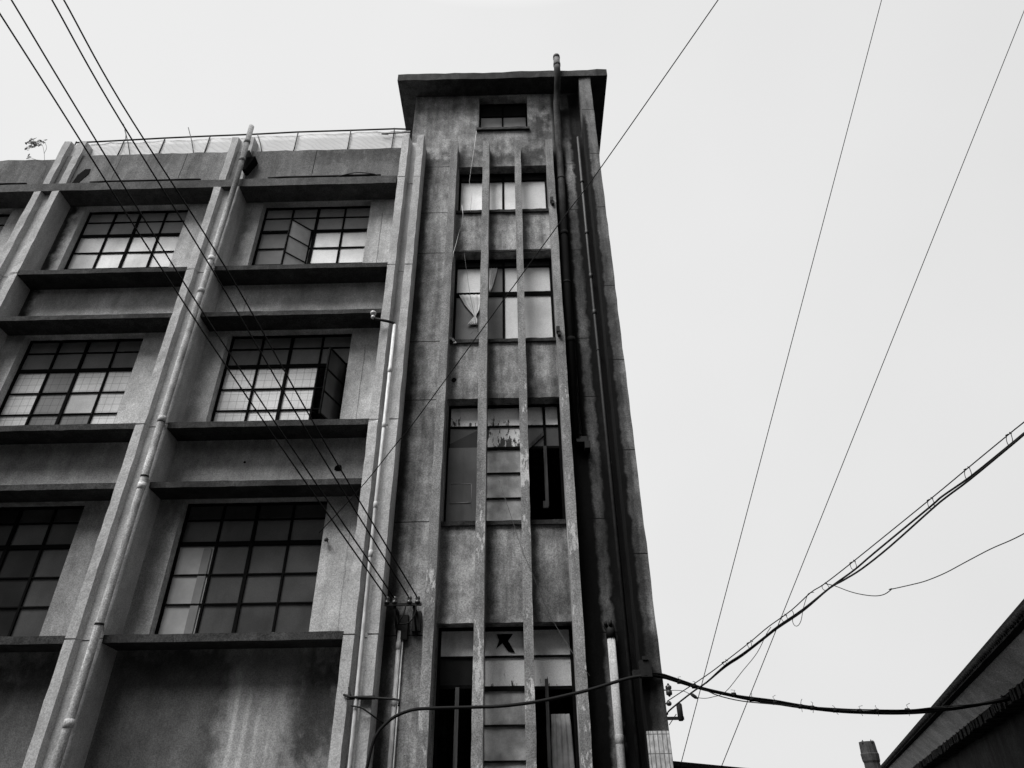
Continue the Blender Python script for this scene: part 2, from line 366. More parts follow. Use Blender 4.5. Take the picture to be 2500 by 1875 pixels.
def smooth_path(P, n=6):
    P = [Vector(p) for p in P]; Q = [P[0]*2-P[1]] + P + [P[-1]*2-P[-2]]; out = []
    for i in range(1, len(Q)-2):
        a, b, c, d = Q[i-1:i+3]
        for k in range(n):
            t = k/n
            out.append(.5*((2*b)+(c-a)*t+(2*a-5*b+4*c-d)*t*t+(3*b-a-3*c+d)*t**3))
    out.append(P[-1]); return out
def run(px, Ya, Yb, n=6):
    """cable through photo-measured bearings, its depth going evenly from Ya to Yb"""
    L_ = [0.0]
    for i in range(1, len(px)): L_.append(L_[-1]+math.hypot(px[i][0]-px[i-1][0], px[i][1]-px[i-1][1]))
    return smooth_path([at(p[0], p[1], Ya+(Yb-Ya)*l/L_[-1]) for p, l in zip(px, L_)], n)
def ext(P, a=0.0, b=0.0):
    """carry a cable on past its first / last point by a / b metres"""
    P = list(P)
    if a: P.insert(0, P[0]+(P[0]-P[3]).normalized()*a+Vector((0, 0, a*.02)))
    if b: P.append(P[-1]+(P[-1]-P[-4]).normalized()*b)
    return P
def Ipx(l): return [(1500+a*.4521, 1350+b*.4521) for a, b in l]
def Jpx(l): return [(1800+a*.3165, 950+b*.3165) for a, b in l]

# ------------------------------------------------------------------ ground
gm_ = MB(); gm_.add([(-400, -400, 0), (400, -400, 0), (400, 600, 0), (-400, 600, 0)], [(0, 1, 2, 3)])
go = gm_.build('ground', M['ground']); go['kind'] = 'structure'

# ------------------------------------------------------------------ the factory
B = empty('factory_building', (-4, 11.5, 0), 'weathered grey concrete factory with deep window bays and a taller finned stair tower', 'building')
SILL = [12.12, 8.25, 4.47]; SOFF = [14.63, 10.74, 6.94]
BAYS = [(-14.53, -12.07), (-10.31, -7.80), (-6.03, -3.46)]
ops = [(a, b, SILL[k]-.02, SOFF[k]-.01) for (a, b) in BAYS for k in range(3)]
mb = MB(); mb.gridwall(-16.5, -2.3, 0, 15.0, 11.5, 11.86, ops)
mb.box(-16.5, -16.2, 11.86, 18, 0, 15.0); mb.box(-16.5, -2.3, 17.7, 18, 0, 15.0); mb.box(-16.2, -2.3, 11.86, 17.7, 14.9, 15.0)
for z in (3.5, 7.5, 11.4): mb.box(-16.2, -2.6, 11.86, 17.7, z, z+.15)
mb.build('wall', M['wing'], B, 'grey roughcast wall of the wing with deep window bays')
# thin hairline joints on the piers and spandrels are real grooves filled dark
# tower wall
TW = [(-1.40, .74, 14.09, 15.67), (-1.40, .75, 10.32, 12.77), (-1.40, .75, 6.39, 8.90), (-1.40, .75, 1.2, 4.67), (-.945, .325, 17.12, 18.5)]
mb = MB(); mb.gridwall(-2.64, 1.97, 0, 18.56, 11.45, 11.82, TW)
mb.box(-2.64, -2.34, 11.82, 18, 0, 18.55); mb.box(1.67, 1.97, 11.82, 18, 0, 18.55); mb.box(-2.34, 1.67, 17.7, 18, 0, 18.55)
for z in (5.3, 9.4, 13.2, 16.3): mb.box(-2.34, 1.67, 11.82, 17.7, z, z+.15)
mb.build('wall', M['tower'], B, 'stained grey stair tower wall with mould streaks')
# tower roof slab
mb = MB(); mb.xbar(-3.07, 2.44, 10.95, 18.6, 18.56, 18.83, .25, .012)
mb.build('roof', M['roof'], B, 'flat overhanging roof slab of the stair tower')
# parapet with its stub pilasters
mb = MB(); 
xs = [-16.5]+[x for x in PX[:3]]+[-2.3]
mb.xbar(-16.5, -11.3, 11.2, 11.42, 14.95, 16.02, .2, .01); mb.xbar(-11.3, -2.66, 11.2, 11.42, 14.95, 16.14, .2, .012)
mb.build('parapet', M['parapet'], B)
for x in PX[:3]:
    prof = [(x, 11.42), (x, 11.02), (x+.16, 11.02), (x+.19, 11.13), (x+.36, 11.13), (x+.39, 11.02), (x+.56, 11.02), (x+.58, 11.42)]
    q = MB(); q.zcol([(a-.02, b+.1) for a, b in prof][:], 14.9, 16.6, .2, .008)
    q.build('parapet_pilaster', M['pil'], B)
# cornice
mb = MB(); mb.xbar(-16.5, -2.80, 11.0, 11.5, 14.63, 14.88, .3, .005)
mb.build('cornice', M['cornice'], B)
for a, b in ((-14.5, -11.72), (-10.18, -7.53), (-5.91, -3.22)):
    mb = MB(); mb.tube([(a, 11.15, 15.07), (a+.4, 11.14, 15.085), ((a+b)/2, 11.14, 15.08), (b-.3, 11.14, 15.085), (b, 11.15, 15.075)], .033, 6)
    mb.build('cornice_strip', M['metal'], B)  # thin dark rods along the cornice top
# ledges (sills) and lips, one of each per bay
SP = [(-16.5, -15.5), (-14.93, -11.28), (-10.72, -7.05), (-6.47, -2.77)]
for (a, b) in SP[1:]:
    for k in range(3):
        q = MB(); q.xbar(a+.001, b-.001, 11.005, 11.499, SILL[k]-.12, SILL[k], .22, .004); q.build('window_ledge', M['trim'], B)
        if k < 2:
            q = MB(); q.xbar(a+.001, b-.001, 11.01, 11.499, SOFF[k+1], SOFF[k+1]+.11, .16, .005); q.build('beam_lip', M['trim'], B)
# pilasters
PJ = [12.05, 8.23, 4.42]
for x in PX:
    wd = .53 if x > -3 else .59; r = .165; gd = 11.22 if x > -3 else 11.12
    prof = [(x, 11.5), (x, 11.0), (x+r, 11.0), (x+r+.03, gd), (x+wd-r-.03, gd), (x+wd-r, 11.0), (x+wd, 11.0), (x+wd, 11.5)]
    top = 16.35 if x > -3 else 14.63
    q = MB(); q.zcol(prof, 0, top, .22, .006, PJ + ([14.84] if x > -3 else []))
    q.build('pilaster', M['pil'], B)
# corner pilaster + tile cladding at its foot
q = MB(); q.zcol([(1.69, 11.449), (1.69, 11.0), (1.99, 11.0), (1.99, 18.0), (1.971, 18.0), (1.971, 11.449)], 0, 18.56, .3, .008)
q.build('corner_pilaster', M['corner'], B)
q = MB(); q.box(1.665, 1.975, 10.94, 10.999, 0, 3.02); q.build('tile_cladding', M['tile'], B)
# fins
for i, (x0, x1) in enumerate(((-1.58, -1.42), (-.80, -.64), (-.03, .12), (.74, .90))):
    q = MB(); q.zcol([(x0, 11.449), (x0, 11.15), (x1, 11.15), (x1, 11.449)], 0, 16.27, .25, .005)
    q.build('fin', M['fin'], B)
# lintel lips and sills in the tower
for a, b in ((-1.42, -.80), (-.64, -.03), (.12, .74)):
    for z0, z1, yy in ((14.01, 14.09, 11.40), (10.24, 10.32, 11.40), (8.90, 9.0, 11.42), (6.31, 6.39, 11.40), (4.67, 4.78, 11.42), (12.77, 12.83, 11.43)):
        q = MB(); q.xbar(a+.002, b-.002, yy, 11.449, z0, z1, .1, .006); q.build('sill', M['trim'] if z0 not in (8.90, 4.67) else M['tower'], B)
q = MB(); q.xbar(-.99, .37, 11.38, 11.449, 17.03, 17.11, .1, .006); q.build('sill', M['metal'], B)

# ---- windows: frame mesh with a glazing child (and a sash where one stands open)
def window(name, x0, x1, z0, z1, y, vb, hb, kinds, mats, outer=.04, label=None, tilt=.004, skip=(), depth=.06, short=False):
    """vb: [(x, width)], hb: [(z, height, xa, xb)], kinds(col,row)->material index or None for an empty hole"""
    fr = MB()
    fr.box(x0, x0+outer, y-depth/2, y+depth/2, z0, z1); fr.box(x1-outer, x1, y-depth/2, y+depth/2, z0, z1)
    fr.box(x0+outer, x1-outer, y-depth/2+.002, y+depth/2-.002, z1-outer, z1); fr.box(x0+outer, x1-outer, y-depth/2+.002, y+depth/2-.002, z0, z0+outer)
    for i, (x, wd, *zz) in enumerate(vb):
        a, b = (zz if zz else (z0+outer, z1-outer)); fr.box(x-wd/2, x+wd/2, y-depth/2+.004, y+depth/2-.004, a, b)
    for (z, h, *xx) in hb:
        a, b = (xx if xx else (x0+outer, x1-outer)); fr.box(a, b, y-depth/2+.007, y+depth/2-.007, z-h/2, z+h/2)
    f = fr.build('window', M['frame'], B, label)
    xs = [x0]+[v[0] for v in vb]+[x1]; zs = [z0]+[h[0] for h in hb]+[z1]
    gl = MB()
    for i in range(len(xs)-1):
        for k in range(len(zs)-1):
            mi = kinds(i, k)
            if mi is None: continue
            a, b, c, d = xs[i]+.003, xs[i+1]-.003, zs[k]+.003, zs[k+1]-.003
            tx, tz = rnd(-tilt, tilt), rnd(-tilt, tilt)
            yy = y+.006
            P = [(a, yy-tx-tz, c), (b, yy+tx-tz, c), (b, yy+tx+tz, d), (a, yy-tx+tz, d)]
            gl.hexa([(P[0]), (P[1]), (P[1][0], P[1][1]+.006, c), (P[0][0], P[0][1]+.006, c), P[3], P[2], (P[2][0], P[2][1]+.006, d), (P[3][0], P[3][1]+.006, d)], mi)
    if gl.v: gl.build('glazing', mats, f)
    return f

GM = [M['sky'], M['wire'], M['wiredk'], M['gdark'], M['gblk'], M['board'], M['board2'], M['transom'], M['transomd']]
def wing_window(bay, row, kinds, label, lim=None):
    x0, x1 = BAYS[bay]; zs = SILL[row]; q = (x1-x0)/4
    vb = [(x0+q+.03, .038), (x0+2*q, .06), (x0+3*q, .038)]
    hb = [(zs+.65, .022), (zs+1.15, .022), (zs+1.70, .075), (zs+2.14, .02)]
    return window('window', x0, x1, zs, SOFF[row]-.012, 11.70, vb, hb, kinds, GM, .045, label)
# top floor
f02 = wing_window(2, 0, lambda i, k: (0 if i > 1 else 6 if i == 0 and k > 0 else 0) if not (i == 1 and k < 3) and k < 3 else (7 if k > 2 else None), 'window with one casement swung open, pale panes')
wing_window(1, 0, lambda i, k: 0 if k < 3 else 7, 'window of four bright columns')
wing_window(0, 0, lambda i, k: 0, None)
# middle floor
f12 = wing_window(2, 1, lambda i, k: (None if i == 3 and k < 3 else 1) if k < 3 else 8, 'wired glass window with dark open casement')
wing_window(1, 1, lambda i, k: (2 if i == 1 or (i == 2 and k == 0) else (0 if (i == 2 and k == 1) else 1)) if k < 3 else 8, 'wired glass window with one dark column')
wing_window(0, 1, lambda i, k: 1 if k < 3 else 3, None)
# low floor
wing_window(2, 2, lambda i, k: 5 if i == 0 and k < 3 else 3, 'dark window with one white column')
wing_window(1, 2, lambda i, k: 4 if (i == 2 and k != 3 and k != 4) or i < 2 else 3, 'dark window with black panes')
wing_window(0, 2, lambda i, k: 4, None)
# grey strip beside the white boards
q = MB(); q.box(-5.56, -5.42, 11.685, 11.69, 4.5, 6.1); q.build('board_strip', M['board2'], B)
def sash(parent, hinge, free, z0, z1, hz, mat, fr=.035):
    a = Vector((hinge[0], hinge[1], 0)); b = Vector((free[0], free[1], 0)); n = (b-a).normalized(); t = Vector((-n.y, n.x, 0))*.015
    q = MB()
    def bar(p, r, za, zb):
        p = a+(b-a)*p; r = a+(b-a)*r
        q.hexa([(*(p-t).xy, za), (*(r-t).xy, za), (*(r+t).xy, za), (*(p+t).xy, za), (*(p-t).xy, zb), (*(r-t).xy, zb), (*(r+t).xy, zb), (*(p+t).xy, zb)])
    wd = fr/(b-a).length
    bar(0, wd, z0, z1); bar(1-wd, 1, z0, z1); bar(wd, 1-wd, z0, z0+fr); bar(wd, 1-wd, z1-fr, z1)
    for z in hz: bar(wd, 1-wd, z-.014, z+.014)
    s_ = q.build('sash', M['frame'], parent)
    return a, b, t, q
def sash_glass(parent, hinge, free, z0, z1, mat):
    a = Vector((hinge[0], hinge[1], 0)); b = Vector((free[0], free[1], 0)); n = (b-a).normalized(); t = Vector((-n.y, n.x, 0))*.003
    q = MB(); q.hexa([(*(a-t).xy, z0), (*(b-t).xy, z0), (*(b+t).xy, z0), (*(a+t).xy, z0), (*(a-t).xy, z1), (*(b-t).xy, z1), (*(b+t).xy, z1), (*(a+t).xy, z1)])
    q.build('sash_glazing', mat, parent)
sash(f02, (-4.79, 11.66), (-5.18, 11.27), 12.3, 13.80, [12.77, 13.27], None)
sash_glass(f02, (-4.79, 11.66), (-5.18, 11.27), 12.3, 13.80, M['sky'])
q = MB(); q.box(-5.40, -4.80, 11.80, 11.81, 12.13, 13.85); q.build('blind', M['board2'], f02)
sash(f12, (-3.52, 11.66), (-3.72, 11.04), 8.4, 9.93, [8.92, 9.42], None)
sash_glass(f12, (-3.52, 11.66), (-3.72, 11.04), 8.4, 9.93, M['gblk'])

# tower windows, three lights between the fins
TG = [M['skyt'], M['pwhite'], M['pgrey'], M['gdark'], M['gblk'], M['peel3'], M['peel3b'], M['peelw'], M['skyg'], M['board']]
TY = 11.70
def tower_window(a, b, z0, z1, vb, hb, kinds, label=None, outer=.045):
    return window('window', a, b, z0, z1, TY, vb, hb, kinds, TG, outer, label, tilt=.003)
LX = [(-1.40, -.735), (-.735, .045), (.045, .745)]
for n, (a, b) in enumerate(LX):
    mid = [(-.325, .05)] if n == 1 else []
    tower_window(a, b, 14.09, 15.665, mid, [(15.40, .03)], lambda i, k: 0 if k == 0 else 4, outer=.05)  # top panes black, painting in the recess soffit's reflection
    tower_window(a, b, 10.32, 12.765, mid, [(11.75, .11), (12.54, .03)], lambda i, k: 4 if k == 2 else 8 if (n == 0 and k == 0) or (n == 1 and i == 0) else 0, outer=.05)  # top row again black in place of the mirrored soffit
tower_window(-.945, .325, 17.12, 18.49, [(-.33, .04)], [(17.95, .03)], lambda i, k: 9 if k == 0 else 4, 'small pale pane window under the roof slab')  # upper panes black, roof soffit's reflection put into the colour
# third row: left light with a dark door leaf, middle whitened panes, right an empty hole
tower_window(-1.40, -.735, 6.39, 8.895, [], [(8.42, .03), (7.95, .05)], lambda i, k: [4, 3, 5][k], 'dark casement below a flaking pane')
q = MB(); q.box(-1.36, -.80, 11.60, 11.63, 6.44, 7.93); q.build('casement', M['gdark'], B, 'dark casement leaf with scratched white outline')
q = MB(); q.tube([(-.93, 11.598, 6.82), (-1.12, 11.598, 6.815), (-1.30, 11.598, 6.81), (-1.305, 11.598, 7.0), (-1.30, 11.598, 7.19), (-1.1, 11.598, 7.195), (-.92, 11.598, 7.18), (-.915, 11.598, 6.95), (-.92, 11.598, 6.72)], [.012, .010, .008, .006, .008, .004, .007, .004, .003], 5)
q.build('paint_outline', M['board2'], B)
tower_window(-.735, .045, 6.39, 8.895, [], [(6.93, .025), (7.43, .025), (7.95, .05), (8.42, .03)], lambda i, k: [2, 2, 2, 6, 5][k], 'cloudy panes with flaking paint above', outer=.06)
tower_window(.045, .745, 6.39, 8.895, [(.44, .05, 7.2, 8.9)], [(7.95, .05), (8.42, .03)], lambda i, k: [None, 3, 5][k] , 'broken window with an empty lower half')
q = MB(); q.box(.405, .465, 11.66, 11.70, 6.75, 7.97); q.box(.36, .45, 11.65, 11.69, 6.72, 6.85)
q.hexa([(.08, 11.66, 7.86), (.42, 11.66, 8.2), (.42, 11.69, 8.2), (.08, 11.69, 7.86), (.08, 11.66, 7.94), (.42, 11.66, 8.29), (.42, 11.69, 8.29), (.08, 11.69, 7.94)])
q.build('broken_mullion', M['frame2'], B)
# bottom row
tower_window(-1.40, -.735, 1.2, 4.665, [], [(3.77, .05), (4.21, .03)], lambda i, k: [None, 4, 1][k], 'black opening under one white pane')
q = MB(); q.box(-1.10, -1.04, 11.64, 11.69, 1.2, 3.76); q.build('broken_mullion', M['frame2'], B)
fm = tower_window(-.735, .045, 1.2, 4.665, [], [(1.75, .025), (2.2, .025), (2.74, .025), (3.22, .025), (3.74, .07), (4.21, .03)], lambda i, k: [2, 2, 2, 2, 2, 7, 1][k], 'cloudy panes, the top one holed', outer=.06)
q = MB(); hy = TY-.009     # the jagged hole: dark void seen through the broken pane
pts = [(-.46, 4.56), (-.42, 4.46), (-.47, 4.33), (-.37, 4.42), (-.28, 4.29), (-.17, 4.265), (-.25, 4.41), (-.28, 4.45), (-.20, 4.56)]
q.add([(x*1.01, hy, z) for x, z in pts]+[(x*1.01, hy-.002, z) for x, z in pts], [tuple(range(9)), tuple(reversed(range(9, 18)))]+[(i, (i+1) % 9, 9+(i+1) % 9, 9+i) for i in range(9)])
q.build('broken_pane_hole', M['black'], fm)
tower_window(.045, .745, 1.2, 4.665, [], [(3.74, .05), (4.21, .03)], lambda i, k: [None, 7, 1][k], 'open black hole with a hanging cloth below white panes')
q = MB(); q.box(.285, .335, 11.62, 11.67, 1.2, 3.86); q.build('broken_mullion', M['frame2'], B)

# small holes and drain stubs in the walls
def hole(x, y, z, r, parent=B):
    q = MB(); n = 9
    ring = [(x+math.cos(2*math.pi*i/n)*r*rnd(.75, 1.2), z+math.sin(2*math.pi*i/n)*r*rnd(.75, 1.2)) for i in range(n)]
    q.loft([[(a, y-.006, b) for a, b in ring], [(a, y+.01, b) for a, b in ring]]); q.build('wall_hole', M['black'], parent)
hole(-7.49, 11.5, 11.03, .06); hole(-6.10, 11.5, 11.05, .06); hole(-3.35, 11.5, 7.5, .075); hole(-5.1, 11.5, 7.66, .025)
hole(-1.30, 11.45, 9.36, .05); hole(-2.95, 11.5, 11.0, .08)
q = MB(); q.loft([[(x, 11.19, z) for x, z in ((-10.66, 15.10), (-10.52, 15.10), (-10.36, 15.45), (-10.37, 15.62), (-10.50, 15.62), (-10.62, 15.4))], [(x, 11.21, z) for x, z in ((-10.66, 15.10), (-10.52, 15.10), (-10.36, 15.45), (-10.37, 15.62), (-10.50, 15.62), (-10.62, 15.4))]])
q.build('scupper_hole', M['black'], B)
# hopper where the parapet drains into the long drainpipe
q = MB(); q.hexa([(-6.53, 11.02, 15.25), (-6.44, 11.02, 15.25), (-6.44, 11.2, 15.25), (-6.53, 11.2, 15.25), (-6.60, 10.98, 15.62), (-6.28, 10.98, 15.68), (-6.28, 11.2, 15.68), (-6.60, 11.2, 15.62)])
q.hexa([(-6.60, 11.0, 15.62), (-6.36, 11.0, 15.62), (-6.36, 11.2, 15.62), (-6.60, 11.2, 15.62), (-6.60, 11.05, 15.98), (-6.50, 11.05, 16.0), (-6.50, 11.2, 16.0), (-6.60, 11.2, 15.98)])
q.build('drain_hopper', M['black'], B)
# fixings on fin and pilasters
for x, y, z in ((.80, 11.10, 13.98), (.77, 11.1, 10.22)):
    q = MB(); q.box(x-.035, x+.035, y-.04, y+.05, z, z+.12); q.box(x-.01, x+.05, y-.03, y+.05, z-.08, z); q.build('hook_bracket', M['metal'], B)

# ------------------------------------------------------------------ drainpipes
def pipe(name, pts, r, mat, collars, label, cat='drainpipe', cr=1.25, clips=()):
    b = Vector(pts[-1]); e = empty(name, (b.x, b.y, 0), label, cat)
    P = [Vector(p) for p in pts]; q = MB(); q.tube(P, r, 12); q.build('pipe', mat, e)
    def onp(z):
        for a, c in zip(P, P[1:]):
            lo, hi = min(a.z, c.z), max(a.z, c.z)
            if lo <= z <= hi and hi > lo: t = (z-a.z)/(c.z-a.z); return a.lerp(c, t)
        return P[0]
    for z in collars:
        c = onp(z); q = MB(); rr = r[0] if isinstance(r, list) else r
        q.tube([c+Vector((0, 0, -.09)), c+Vector((0, 0, -.085)), c+Vector((0, 0, .02)), c+Vector((0, 0, .025))], [rr*1.02, rr*cr, rr*cr, rr*1.02], 12); q.build('collar', mat, e)
    for z in clips:
        c = onp(z); q = MB(); rr = r[0] if isinstance(r, list) else r
        q.tube([c+Vector((0, 0, -.015)), c+Vector((0, 0, .015))], rr*1.12, 12); q.box(c.x-.012, c.x+.012, c.y, c.y+.2, c.z-.015, c.z+.015); q.build('clip', M['metal'], e)
    return e
pA = [(-6.52, 10.86, 16.66), (-6.50, 10.88, 14.6), (-6.53, 10.89, 10.9), (-6.52, 10.89, 6.9), (-6.52, 10.90, 3.3), (-6.55, 10.90, 0)]
pipe('drainpipe', pA, .063, M['pvcg'], [16.1, 15.45, 12.25, 11.35, 8.28, 6.95, 3.25], 'long pale grey drainpipe running down beside the left double-ridged pilaster', clips=[12.2, 8.2, 7.1, 4.6], cr=1.16)
q0 = [(-10.72, 10.93, 12.2), (-10.75, 10.93, 8), (-10.74, 10.93, 4), (-10.75, 10.93, 0)]
fat = [(1.135, 10.84, 19.22), (1.13, 10.85, 18.5), (1.12, 11.02, 18.2), (1.09, 11.30, 17.9), (1.07, 11.32, 15), (1.03, 11.32, 12), (1.03, 11.32, 7.9)]
fp = pipe('vent_pipe', fat, .085, M['dpipe'], [18.95, 13.2, 10.2], 'fat sooty vent pipe poking up past the tower roof edge', 'pipe', 1.12, clips=[15, 11.7])
q = MB(); q.tube([(1.135, 10.84, 19.2), (1.135, 10.84, 19.3), (1.135, 10.84, 19.34)], [.095, .09, .05], 12); q.build('cap', M['dpipe'], fp)
q = MB(); q.box(1.0, 1.2, 11.25, 11.44, 7.82, 7.93); q.box(1.14, 1.24, 11.22, 11.44, 7.68, 7.82); q.build('bracket', M['metal'], fp)
pipe('drainpipe', [(1.56, 11.3, 16.5), (1.55, 11.3, 12.5), (1.555, 11.3, 9.5), (1.57, 11.32, 0)], .035, M['bpipe'], [14.9, 13.2, 11.9, 10.9], 'thin black pipe in the mould streak beside the tower corner pilaster', clips=[14.85, 11.8, 9.9])
wp = pipe('plastic_pipe', [(1.325, 11.33, 4.42), (1.32, 11.33, 2.6), (1.325, 11.33, 0)], .062, M['pvcw'], [3.0], 'short white plastic pipe with a black elbow on the tower right side', 'pipe', 1.08)
q = MB(); q.tube([(1.325, 11.33, 4.38), (1.325, 11.33, 4.5), (1.32, 11.36, 4.56), (1.31, 11.46, 4.60)], .075, 10); q.tube([(1.325, 11.28, 4.55), (1.325, 11.27, 4.64)], .03, 8); q.tube([(1.27, 11.3, 4.55), (1.24, 11.27, 4.62)], .025, 8); q.build('elbow', M['metal'], wp)
cb = pipe('conduit', [(-2.47, 10.93, 10.36), (-2.475, 10.95, 6.5), (-2.455, 10.95, 3), (-2.45, 10.95, 0)], .032, M['pvc'], [9.3, 6.55, 5.7, 8.1], 'thin white conduit running down the groove of the pilaster next to the tower', 'conduit', 1.2)
q = MB(); q.tube([(-2.47, 10.93, 10.34), (-2.48, 10.92, 10.39), (-2.55, 10.90, 10.41), (-2.87, 10.86, 10.47)], .03, 8); q.build('elbow', M['metal'], cb)
for dx, z, r in ((-2.895, 10.50, .04), (-2.90, 10.60, .058)):
    q = MB(); q.tube([(dx, 10.85, z-.04), (dx, 10.85, z-.02), (dx, 10.85, z+.02), (dx, 10.85, z+.04)], [r*.6, r, r, r*.5], 10); q.build('insulator', M['pcl'], cb)
cc = pipe('conduit', [(-1.985, 11.38, 4.55), (-1.98, 11.38, 2.6), (-1.97, 11.38, 0)], .033, M['pvc'], [4.36, 3.55], 'short twin white conduit below the insulator rack on the tower wall', 'conduit', 1.25)
q = MB(); q.tube([(-1.93, 11.40, 4.5), (-1.93, 11.40, 0)], .013, 6); q.build('side_pipe', M['pvc'], cc)

# ------------------------------------------------------------------ insulator rack and the four power cables
rk = empty('insulator_rack', (-1.92, 11.1, 4.8), 'black iron rack with four insulators bolted beside the left fin', 'insulator rack')
q = MB(); q.box(-2.20, -1.62, 11.06, 11.10, 4.86, 4.90); q.build('crossbar', M['metal'], rk)
q = MB(); q.box(-2.06, -2.02, 11.1, 11.45, 4.82, 4.86); q.box(-1.76, -1.72, 11.1, 11.45, 4.82, 4.86)
q.tube([(-2.04, 11.1, 4.84), (-2.02, 11.44, 4.45)], .018, 6); q.tube([(-1.74, 11.1, 4.84), (-1.72, 11.44, 4.5)], .018, 6)
q.box(-2.02, -1.86, 11.36, 11.448, 4.42, 4.80); q.box(-1.80, -1.66, 11.38, 11.448, 4.55, 4.86); q.build('bracket', M['metal'], rk)
INS = [at(946, 1463, 11.08), at(964, 1463, 11.08), at(1000, 1465, 11.08), at(1020, 1465, 11.08)]
for p in INS:
    q = MB(); q.tube([(p.x, 11.08, 4.89), (p.x, 11.08, 4.90), (p.x, 11.08, 4.925), (p.x, 11.08, 4.94), (p.x, 11.08, 4.965), (p.x, 11.08, 5.0), (p.x, 11.08, 5.01)], [.02, .045, .045, .026, .038, .03, .01], 10)
    q.build('insulator', M['pcld'], rk)
q = MB(); q.tube(smooth_path([(-1.70, 11.06, 4.86), (-1.70, 11.04, 4.74), (-1.76, 11.05, 4.62), (-1.86, 11.08, 4.58), (-1.98, 11.2, 4.62)]), .012, 6)
q.tube(smooth_path([(-1.86, 11.06, 4.86), (-1.88, 11.05, 4.74), (-1.93, 11.06, 4.64), (-1.99, 11.2, 4.60)]), .012, 6); q.build('jumper_wire', M['cable'], rk)
wires = [([(-60, -60), (0, 34), (137.7, 250), (400, 664.6)], 'outermost left of the four black cables crossing the wing facade', INS[0]),
         ([(-30, -92), (28, 0), (178, 250), (433, 664.6)], 'second from the left of the four black cables crossing the wing facade', INS[1]),
         ([(68, -95), (127, 0), (267, 250), (522, 664.6)], 'third from the left of the four black cables crossing the wing facade', INS[2]),
         ([(98, -95), (156, 0), (295, 250), (557.5, 664.6)], 'outermost right of the four black cables crossing the wing facade', INS[3])]
for px, lab, p in wires:
    l1 = math.hypot(px[-1][0]-px[0][0], px[-1][1]-px[0][1])
    P3 = [at(a, b, 4.6+(8.0-4.6)*(math.hypot(a-px[0][0], b-px[0][1])/l1)) for a, b in px]
    q = MB(); q.tube(ext(smooth_path(P3+[P3[-1].lerp(p, .5)+Vector((0, 0, -.045)), Vector((p.x, 11.06, 4.97))], 8), 14), .0115, 6)
    solo('power_cable', q, M['cable'], lab, 'cable', 'power cables to the insulator rack')

# bracket arm across the pilaster next to the tower
br = empty('wall_bracket', (-2.3, 10.9, 3.4), 'black iron arm with a strut bolted across the pilaster beside the tower', 'bracket')
q = MB(); q.tube([(-2.66, 10.98, 3.56), (-2.55, 10.93, 3.52), (-2.22, 10.9, 3.50), (-1.90, 10.9, 3.475), (-1.83, 10.9, 3.46), (-1.83, 10.9, 3.38)], .017, 6); q.box(-2.6, -2.2, 10.93, 10.99, 3.49, 3.535); q.build('arm', M['metal'], br)
q = MB(); q.tube([(-2.52, 10.9, 3.40), (-2.36, 10.9, 3.37), (-2.04, 10.95, 3.17)], .012, 6); q.tube([(-2.60, 10.98, 3.66), (-2.53, 10.92, 3.50)], .012, 6); q.build('strut', M['metal'], br)

# ------------------------------------------------------------------ overhead lines
# thin wire crossing the tower down to the bay
pts = [(1790, -57), (1753, 0), (1467, 409), (1362, 550), (1034, 1000), (968, 1083), (881, 1190.6), (779, 1301)]
ys = [5.5, 5.7, 7.4, 7.9, 9.7, 10.05, 10.6, 11.38]
q = MB(); q.tube(ext(smooth_path([at(a, b, y) for (a, b), y in zip(pts, ys)], 5), 14), .0085, 6)
solo('overhead_wire', q, M['cable'], 'thin black wire slanting across the tower windows into the sky', 'wire')
q = MB(); q.tube([(-3.36, 11.5, 6.10), (-3.36, 11.40, 6.10)], .012, 6); q.tube([(-3.36, 11.42, 6.07), (-3.36, 11.41, 6.1), (-3.37, 11.41, 6.13)], [.03, .04, .02], 8)
solo('wire_insulator', q, M['pcld'], 'small dark insulator on the pier beside the lowest wing window', 'insulator')
for pts, lab in (([(2168, -60), (2153, 0), (1908, 950), (1801, 1350), (1663, 1865), (1640, 1950)], 'thin straight wire in the sky, the steeper one nearer the tower'),
                 ([(2535, -60), (2500, 28), (2135.5, 950), (1974, 1350), (1760, 1875), (1730, 1950)], 'thin straight wire in the sky, the one further right')):
    q = MB(); e0, e1 = at(*pts[0], 7.5), at(*pts[-1], 15); q.tube(ext([e0.lerp(e1, k/8) for k in range(9)], 12, 0), .0075, 5); solo('overhead_wire', q, M['cable'], lab, 'wire')
# messenger wire, two thick lines and the ties that hang them
MES = [(2560, 982), (2500, 1030.7), (2464.6, 1059), (2361.8, 1143.7), (2271.6, 1218.4), (2083, 1371), (2012, 1426), (1979, 1447), (1932, 1490), (1875, 1531), (1832, 1567), (1771, 1614.5), (1719, 1653), (1629, 1712)]
T1 = [(2560, 1010), (2500, 1057.6), (2468, 1084), (2370, 1163), (2300, 1212), (2270, 1238), (2135.5, 1349), (2085, 1392), (2031, 1431), (1961, 1487), (1898, 1530), (1862, 1559), (1812, 1597), (1771, 1624), (1726, 1665), (1690, 1690), (1636, 1733), (1629, 1745)]
T2 = [(2560, 1012), (2500, 1061), (2468, 1088), (2370, 1169), (2310, 1214), (2275, 1243), (2173, 1334), (2105, 1388), (2060, 1416), (2024, 1437), (1961, 1491), (1898, 1534), (1862, 1562), (1812, 1601), (1771, 1628), (1723, 1668)]
q = MB(); q.tube(ext(run(MES, 6.5, 10.9, 4), 14), .007, 5); solo('messenger_wire', q, M['cable'], 'thin straight wire that carries the twin black lines', 'wire')
q = MB(); q.tube(ext(run(T1, 6.47, 10.9, 4), 14), .0115, 6); solo('suspended_cable', q, M['cable'], 'upper of the twin thick black lines rising to the right edge', 'cable')
